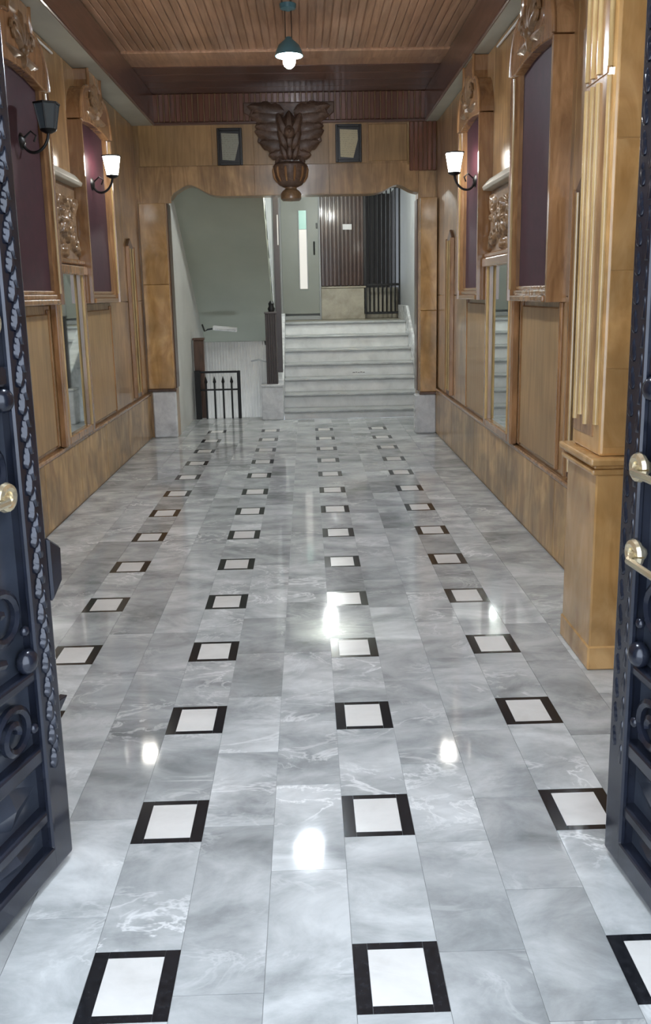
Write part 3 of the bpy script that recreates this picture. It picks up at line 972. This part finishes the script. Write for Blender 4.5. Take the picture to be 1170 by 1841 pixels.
st = thing('marble_staircase', 'flight of seven pale grey marble steps behind the opening', 'stairs', (0, SY, 0))
for i, z in enumerate(ZR):
    z0 = ZR[i - 1] if i else 0.0
    y = i * TR
    rs = MB().box(SX0, SX1, y, y + 0.02, z0, z - 0.03).build('riser', 'step_marble', st, 0.002)
    if i < 6:
        MB().box(SX0 - 0.0, SX1, y - 0.03, y + TR + 0.02, z - 0.03, z).build('tread', 'tread_marble_shaded', st, 0.010, False, 2)
    else:
        MB().box(SX0, SX1, y - 0.03, y + 0.30, z - 0.03, z + 0.004).build('tread', 'tread_marble_shaded', st, 0.010, False, 2)
poly = [(0.022, 0.0)]
for i, z in enumerate(ZR[:-1]):
    poly += [(i * TR + 0.022, z - 0.032), ((i + 1) * TR + 0.022, z - 0.032)]
poly += [(6 * TR + 0.022, LZ - 0.21), (6 * TR + 0.022, 0.0)]
MB().prism(poly, 'x', SX0 + 0.01, SX1 - 0.01).build('core', 'step_marble', st)
# sloping skirting along the right wall
sk = [(-0.05, 0.0), (-0.05, 0.34)] + [(6 * TR, LZ + 0.20), (6 * TR + 1.0, LZ + 0.20), (6 * TR + 1.0, LZ), (6 * TR, LZ), (6 * TR, 0)]
MB().prism(sk, 'x', SX1, 1.42).build('skirting', 'plinth_marble', st, 0.003)
# left stringer wall
sg = [(-0.0, 0.0), (0.0, 0.52), (6 * TR, LZ + 0.30), (6 * TR + 0.9, LZ + 0.30), (6 * TR + 0.9, -1.2), (0.3, -1.2), (0.3, 0.0)]
MB().prism([(0.25, -1.2), (0.25, 0.46), (6 * TR, LZ + 0.12), (6 * TR + 0.3, LZ + 0.12), (6 * TR + 0.3, -1.2)], 'x', -0.42, SX0).build('stringer', 'plinth_marble', st, 0.003)
# scuffed dark mark on a riser
o = MB()
for k, (dx, w, h) in enumerate(((0, 0.035, 0.008), (0.04, 0.02, 0.012), (0.065, 0.03, 0.007), (0.1, 0.025, 0.012), (0.13, 0.03, 0.008))):
    o.box(0.59 + dx, 0.59 + dx + w, 3 * TR - 0.0015 + 0.0, 3 * TR + 0.0, 0.475 + 0.003 * (k % 2), 0.475 + h)
o.build('scuff_mark', 'mark_dark', st)

t = thing('newel_block', 'white stone block at the foot of the stairs beside the gate', 'newel', (-0.425, SY, 0))
MB().box(-0.135, 0.13, -0.005, 0.24, 0.0, 0.40).build('block', 'plinth_marble', t, 0.008)
MB().box(-0.14, 0.135, -0.012, 0.245, 0.40, 0.43).build('cap', 'plinth_marble', t, 0.006)
t = thing('ribbed_newel_post', 'dark ribbed newel post standing on the white stone block', 'newel', (-0.425, SY + 0.12, 0.43))
for i in range(5):
    x = -0.055 + 0.0275 * i
    MB().tube([(x, -0.045, 0), (x, -0.045, 0.84)], 0.012, 8).build('rib', 'dark_post', t, 0, True)
MB().box(-0.068, 0.068, -0.045, 0.07, 0, 0.84).build('core', 'dark_post', t, 0.004)
MB().box(-0.075, 0.075, -0.062, 0.078, 0.84, 0.865).build('cap', 'dark_post', t, 0.006)
MB().lathe([(0.0, 0.865), (0.035, 0.865), (0.045, 0.90), (0.03, 0.93), (0.036, 0.96), (0.015, 0.99), (0.0, 1.0)], (0.01, 0, 0), 12).build('knob', 'iron_black', t, 0, True)
t = thing('steel_post', 'thin dark post with a painted glowing reflection strip rising beside the grey door', 'post', (-0.335, SY + 0.32, 0.55))
MB().box(-0.035, 0.035, -0.03, 0.03, 0, 2.50).build('pole', 'dark_post', t, 0.004)
MB().box(0.012, 0.026, -0.034, -0.029, 1.53, 1.88).build('reflection_strip', 'post_reflection', t, 0.001)  # glowing strip painted on in place of a reflection

# upper flight seen from below
t = thing('upper_stair_flight', 'grey green sloping underside of the upper stair flight', 'stairs', (0, 0, 0))
A, B_ = (12.0, 0.86), (9.36, 2.80)
MB().prism([A, B_, (9.36, 3.04), (9.5, 3.04), (12.0, 1.12)], 'x', -1.42, -0.44).build('soffit', 'paint_greygreen', t)
for i in range(7):
    y = 11.95 - 0.27 * i
    z = 1.10 + (12.0 - y) * 0.768
    MB().box(-1.42, -0.44, y - 0.27, y, z - 0.04, z + 0.19).build('tread', 'step_marble', t, 0.006)

# ribbed white panelling behind the gate
wv = struct('wall_basement', MB().box(-1.42, -0.42, 12.0, 12.1, -1.3, 1.2), 'ribbed_white', 'white ribbed panelling behind the stairwell gate', 'wall')
rm = MB().tube([(0, 11.998, -1.2), (0, 11.998, 0.86)], 0.013, 8).mesh('rib', 'ribbed_white', 0, True)
for i in range(25):
    inst(rm, 'rib', wv, (-1.40 + 0.04 * i, 0, 0))

# spear gate
t = thing('spear_gate', 'low black iron gate with spear pickets across the stairwell', 'gate', (-1.10, 10.47, 0))
MB().box(-0.285, -0.215, -0.025, 0.025, 0, 0.60).build('post', 'iron_black', t, 0.004)
MB().box(0.235, 0.275, -0.02, 0.02, 0, 0.59).build('post', 'iron_black', t, 0.004)
MB().box(-0.215, 0.235, -0.012, 0.012, 0.565, 0.59).build('top_rail', 'iron_black', t, 0.003)
MB().box(-0.215, 0.235, -0.010, 0.010, 0.35, 0.37).build('middle_rail', 'iron_black', t, 0.003)
for i in range(4):
    x = -0.15 + 0.105 * i
    p = MB().box(x - 0.011, x + 0.011, -0.009, 0.009, 0.0, 0.44).build('picket', 'iron_black', t, 0.002)
    MB().lathe([(0.008, 0.43), (0.021, 0.455), (0.012, 0.49), (0.0, 0.53)], (x, 0, 0), 8).build('spear_tip', 'iron_black', p, 0, True)
t = thing('wooden_post', 'brown wooden post standing behind the left side of the spear gate', 'post', (-1.335, 10.62, -0.1))
MB().box(-0.06, 0.065, -0.05, 0.05, 0, 1.06).build('shaft', 'dark_wood', t, 0.008)
MB().box(-0.07, 0.075, -0.06, 0.06, 1.06, 1.09).build('cap', 'dark_wood', t, 0.006)
t = thing('broken_tube_lamp', 'crooked white tube lamp batten hanging under the stair soffit', 'lamp', (-1.1, 11.35, 1.07), 0)
b = MB().box(-0.13, 0.19, -0.04, 0.04, -0.03, 0.03).build('batten', 'sign_white', t, 0.012, False, 2)
b.rotation_euler = (0, 0.10, 0)
b = MB().tube([(-0.1, -0.045, -0.01), (0.17, -0.045, -0.03)], 0.014, 8).build('tube', 'plinth_marble', t, 0, True)
MB().tube([(-0.13, 0, 0.0), (-0.2, 0, -0.01), (-0.24, 0, -0.03), (-0.27, 0, 0.06)], 0.012, 6).build('bracket', 'iron_black', t, 0, True)
t = thing('cable_stub', 'grey cable stub sticking out beside the newel block', 'cable', (-0.62, 11.0, 0.66), 0)
MB().tube([(-0.1, 0, 0.0), (0.0, 0, 0.02), (0.1, 0, -0.01), (0.19, 0, -0.05)], 0.012, 6).build('cable', 'wall_grey', t, 0, True)

# ------------------------------------------------------------------ landing doors
DY = 13.0
struct('wall_landing', MB().box(-0.9, -0.36, DY - 0.02, DY + 0.2, LZ, 3.06).box(-0.36, 0.235, DY + 0.06, DY + 0.2, LZ, 3.06).box(0.235, 0.905, DY + 0.12, DY + 0.2, LZ, 3.06), 'wall_grey', 'dim end wall of the landing behind the doors', 'wall')
struct('wall_landing_right', MB().box(1.40, 1.62, DY, 14.4, LZ - 0.2, 3.2), 'unlit_room_shade', 'dark side wall of the room behind the barred gate', 'wall')
struct('wall_landing_back', MB().box(0.85, 1.5, 14.3, 14.4, LZ, 3.06), 'unlit_room_shade', 'dark wall of the room behind the barred gate', 'wall')
struct('wall_landing_left', MB().box(-0.62, -0.44, 12.0, DY, LZ - 0.3, 3.06), 'wall_grey', 'grey wall on the left of the landing', 'wall')
d = struct('door_1', MB().box(-0.34, 0.225, DY, DY + 0.06, 1.20, 3.05), 'door_paint', 'grey green steel door with a narrow vertical window on the landing', 'door', 0.004)
MB().box(-0.36, -0.34, DY - 0.03, DY + 0.06, LZ, 3.055).build('door_frame', 'wall_grey', d, 0.004)
MB().box(0.212, 0.235, DY - 0.03, DY + 0.06, LZ, 3.055).build('door_frame', 'wall_grey', d, 0.004)
MB().box(-0.34, 0.212, DY - 0.06, DY + 0.06, LZ, 1.17).build('door_sill', 'wall_grey', d, 0.008)
MB().box(-0.075, 0.035, DY - 0.010, DY + 0.001, 1.57, 2.43).build('window_pane', 'door_glass_white', d, 0.002)
MB().box(-0.075, 0.035, DY - 0.010, DY + 0.001, 2.434, 2.70).build('window_pane', 'door_glass_green', d, 0.002)
for x in (-0.083, 0.043):
    MB().box(x - 0.008, x + 0.008, DY - 0.016, DY + 0.001, 1.56, 2.71).build('window_bead', 'wall_grey', d, 0.003)
h = MB().tube([(0.145, DY, 2.07), (0.145, DY - 0.04, 2.08), (0.145, DY - 0.04, 2.24), (0.145, DY, 2.25)], 0.011, 8).build('handle', 'iron_black', d, 0, True)
MB().box(0.175, 0.2, DY - 0.015, DY + 0.001, 2.44, 2.52).build('lock', 'iron_black', d, 0.004)
hw_ = thing('half_wall', 'low tan marble parapet below the brown slatted door', 'parapet', (0.57, DY, LZ))
MB().box(-0.335, 0.325, -0.05, 0.10, 0, 0.46).build('body', 'tan_marble', hw_, 0.006)
MB().box(-0.335, 0.335, -0.065, 0.11, 0.46, 0.485).build('coping', 'tan_marble', hw_, 0.005)
d2 = struct('door_2', MB().box(0.235, 0.905, DY + 0.085, DY + 0.12, LZ + 0.5, 3.05), 'brown_door', 'dark brown slatted wooden door on the landing with a small white sign', 'door')
bm_ = MB().box(-0.025, 0.025, DY + 0.06, DY + 0.087, 1.60, 3.04).mesh('slat', 'brown_door', 0.010)
for i in range(11):
    inst(bm_, 'slat', d2, (0.268 + 0.0595 * i, 0, 0))
MB().box(0.575, 0.71, DY + 0.052, DY + 0.060, 2.42, 2.50).build('sign_plate', 'sign_white', d2, 0.004)
t = thing('barred_gate', 'dark barred iron gate at the top of the marble steps', 'gate', (1.165, DY - 0.03, LZ))
for x in (-0.27, 0.25):
    MB().box(x - 0.02, x + 0.02, -0.02, 0.02, 0.07, 1.93).build('stile', 'iron_black', t, 0.003)
for z in (0.085, 0.50, 1.9):
    MB().box(-0.25, 0.23, -0.012, 0.012, z - 0.018, z + 0.018).build('rail', 'iron_black', t, 0.003)
for i in range(7):
    x = -0.20 + 0.063 * i
    MB().tube([(x, 0, 0.1), (x, 0, 1.89)], 0.012, 8).build('bar', 'iron_black', t, 0, True)
MB().box(-0.27, 0.25, 0.20, 0.23, 0.0, 0.46).build('kick_panel', 'tan_marble', t, 0.004)

# stair hall lamp behind the lintel
t = thing('hall_bulb_lamp', 'bare ceiling bulb of the stair hall hidden behind the lintel', 'ceiling lamp', (0.245, 11.0, 2.86), 0)
MB().lathe([(0.0, 0.2), (0.05, 0.2), (0.045, 0.17), (0.02, 0.14), (0.02, 0.05), (0.0, 0.05)], (0, 0, 0), 12).build('holder', 'sign_white', t, 0, True)
MB().ball((0, 0, 0), 0.045, 10, 7, (1, 1, 1.1)).build('bulb', 'hall_bulb', t, 0, True)

t = thing('added_step_lamp', 'unseen bulb added on the rear face of the lintel to brighten the steps', 'wall lamp', (0.5, YB + 0.2, 2.93), 0)  # extra lamp added out of view to light the risers
MB().lathe([(0.0, 0.0), (0.05, 0.0), (0.05, 0.02), (0.018, 0.035), (0.018, 0.10), (0.0, 0.10)], (0, 0, 0), 12, 'y').build('holder', 'sign_white', t, 0, True)
MB().ball((0, 0.14, 0), 0.045, 10, 7, (1, 1.1, 1)).build('bulb', 'hall_bulb', t, 0, True)

# ------------------------------------------------------------------ iron entrance gates
LEAF = MB().leaf((0, 0), PI / 2, 0.052, 0.034, 0.013, 0.0, 0.5, 3).mesh('cast_leaf', 'iron', 0, True)


def iron_gate(label, far, hinge, side):
    """local frame: x from the far edge (0) to the hinge (+W), z up, -y = face seen from the passage"""
    d_ = Vector((hinge[0] - far[0], hinge[1] - far[1]))
    Wd = d_.length
    ang = math.atan2(d_.y, d_.x)
    t = thing('iron_gate', label, 'gate', (far[0], far[1], 0.0), ang, 'iron entrance gates')
    # which local y sign faces the corridor middle
    s = -1 if side == 'R' else 1
    nrm = Vector((-math.sin(ang), math.cos(ang)))
    s = 1 if nrm.x * (1 if side == 'L' else -1) > 0 else -1   # s*y points to the passage
    Ht, th = 2.55, 0.028

    def bx(m, x0, x1, y0, y1, z0, z1):
        a, b = sorted((s * y0, s * y1))
        return m.box(x0, x1, a, b, z0, z1)

    bx(MB(), 0.0, 0.09, -th, th, 0.015, Ht).build('stile', 'iron', t, 0.008, False, 2)
    bx(MB(), Wd - 0.075, Wd, -th, th, 0.015, Ht).build('stile', 'iron', t, 0.008, False, 2)
    for z, hh in ((0.015, 0.07), (0.165, 0.035), (0.335, 0.045), (0.56, 0.03), (1.30, 0.05), (2.48, 0.07)):
        bx(MB(), 0.075, Wd - 0.075, -th, th, z, z + hh).build('rail', 'iron', t, 0.008, False, 2)
    bx(MB(), 0.07, Wd - 0.07, -0.012, -0.004, 0.05, Ht - 0.05).build('back_sheet', 'iron_panel', t)
    # raised diamond lozenges in the lowest panels
    for k in range(3):
        cx = 0.21 + 0.26 * k
        for (z0, z1) in ((0.095, 0.155), (0.21, 0.325)):
            zc, hz = (z0 + z1) / 2, (z1 - z0) / 2
            MB().add([(cx - 0.11, s * -0.004, zc), (cx, s * -0.004, zc - hz), (cx + 0.11, s * -0.004, zc), (cx, s * -0.004, zc + hz), (cx, s * 0.018, zc)],
                     [(0, 1, 4), (1, 2, 4), (2, 3, 4), (3, 0, 4)]).build('lozenge', 'iron_panel', t)
    # scrolls
    for (cx, cz, r, sg, a0) in ((0.19, 0.46, 0.075, 1, 0), (0.42, 0.46, 0.075, -1, PI), (0.66, 0.46, 0.075, 1, 0), (0.20, 0.75, 0.10, 1, -PI / 2), (0.45, 0.78, 0.11, -1, -PI / 2),
                                (0.2, 1.12, 0.1, -1, PI / 2), (0.45, 1.12, 0.11, 1, PI / 2), (0.3, 1.6, 0.14, 1, 0), (0.5, 1.95, 0.14, -1, PI), (0.3, 2.25, 0.12, 1, 0)):
        pts = []
        for i in range(30):
            a = a0 + sg * i / 29 * 3.1 * PI
            rr = r * (1 - 0.8 * i / 29)
            pts.append((cx + rr * math.cos(a), s * 0.016, cz + rr * math.sin(a)))
        MB().tube(pts, 0.012, 6).build('scroll', 'iron', t, 0, True)
    # domed bosses
    for (cx, cz, r) in ((0.115, 0.62, 0.032), (0.115, 0.70, 0.014), (0.115, 0.44, 0.014), (0.115, 1.27, 0.03), (0.33, 0.62, 0.03), (0.57, 0.62, 0.03), (0.12, 1.75, 0.032), (0.32, 1.35, 0.03)):
        MB().ball((cx, s * 0.02, cz), r, 12, 8, (1, 0.8, 1)).build('boss', 'iron', t, 0, True)
    # cast foliage running up the free stile
    spots = [(0.047, s * th, 0 if s < 0 else PI)] + ([(0.004, 0.0, -PI / 2)] if side == 'L' else [])
    for face, (x, y, rz_) in enumerate(spots):
        n = 66
        for k in range(n):
            z = 0.30 + (Ht - 0.36) * k / n
            sg = -1 if k % 2 else 1
            o_ = inst(LEAF, 'cast_leaf', t, (x + (0.014 * sg if face == 0 else 0), y + (0.009 * sg if face else 0), z), (sg, 1 if side == 'L' else 0.45, 0.95), (0, 0, rz_))
            o_.rotation_euler = (0, 0.6 * sg, rz_)
    bx(MB(), 0.082, 0.10, th - 0.01, th + 0.008, 0.09, Ht - 0.08).build('inner_bead', 'iron', t, 0.005)
    if side == 'L':
        MB().prism([(-0.003, 0.73), (-0.055, 0.775), (-0.06, 0.865), (-0.003, 0.905)], 'y', -0.03, 0.03).build('lock_case', 'iron', t, 0.006)
        MB().prism([(0.0, 0.405), (-0.06, 0.445), (0.0, 0.45)], 'y', -0.012, 0.012).build('latch_hook', 'iron', t, 0.002)
        hz = (1.05, 1.45)
    else:
        hz = (0.875, 1.085)
    # brass pull handle on round mounts
    hx = 0.42
    h_ = MB().tube([(hx, s * 0.085, hz[0] - 0.09), (hx, s * 0.085, hz[-1] + 0.09)], 0.013, 10).build('pull_handle', 'brass', t, 0, True)
    mx = 0.105 if side == 'R' else 0.165
    for z in hz:
        ring = [(mx + 0.024 * math.cos(a), s * (th + 0.012), z + 0.024 * math.sin(a)) for a in [2 * PI * k / 16 for k in range(17)]]
        MB().tube(ring, 0.012, 8).ball((mx, s * th, z), 0.02, 10, 6).build('mount', 'brass', h_, 0, True)
        MB().tube([(mx + 0.01, s * (th + 0.02), z), (mx + 0.05, s * 0.08, z), (hx, s * 0.085, z)], 0.009, 8).build('stay', 'brass', h_, 0, True)
    return t


iron_gate('open dark iron gate leaf with cast foliage edge, at left', (-0.698, 2.10), (-0.955, 1.190), 'L')
iron_gate('open dark iron gate leaf with brass pull handle, at right', (0.800, 2.042), (0.90, 1.11), 'R')
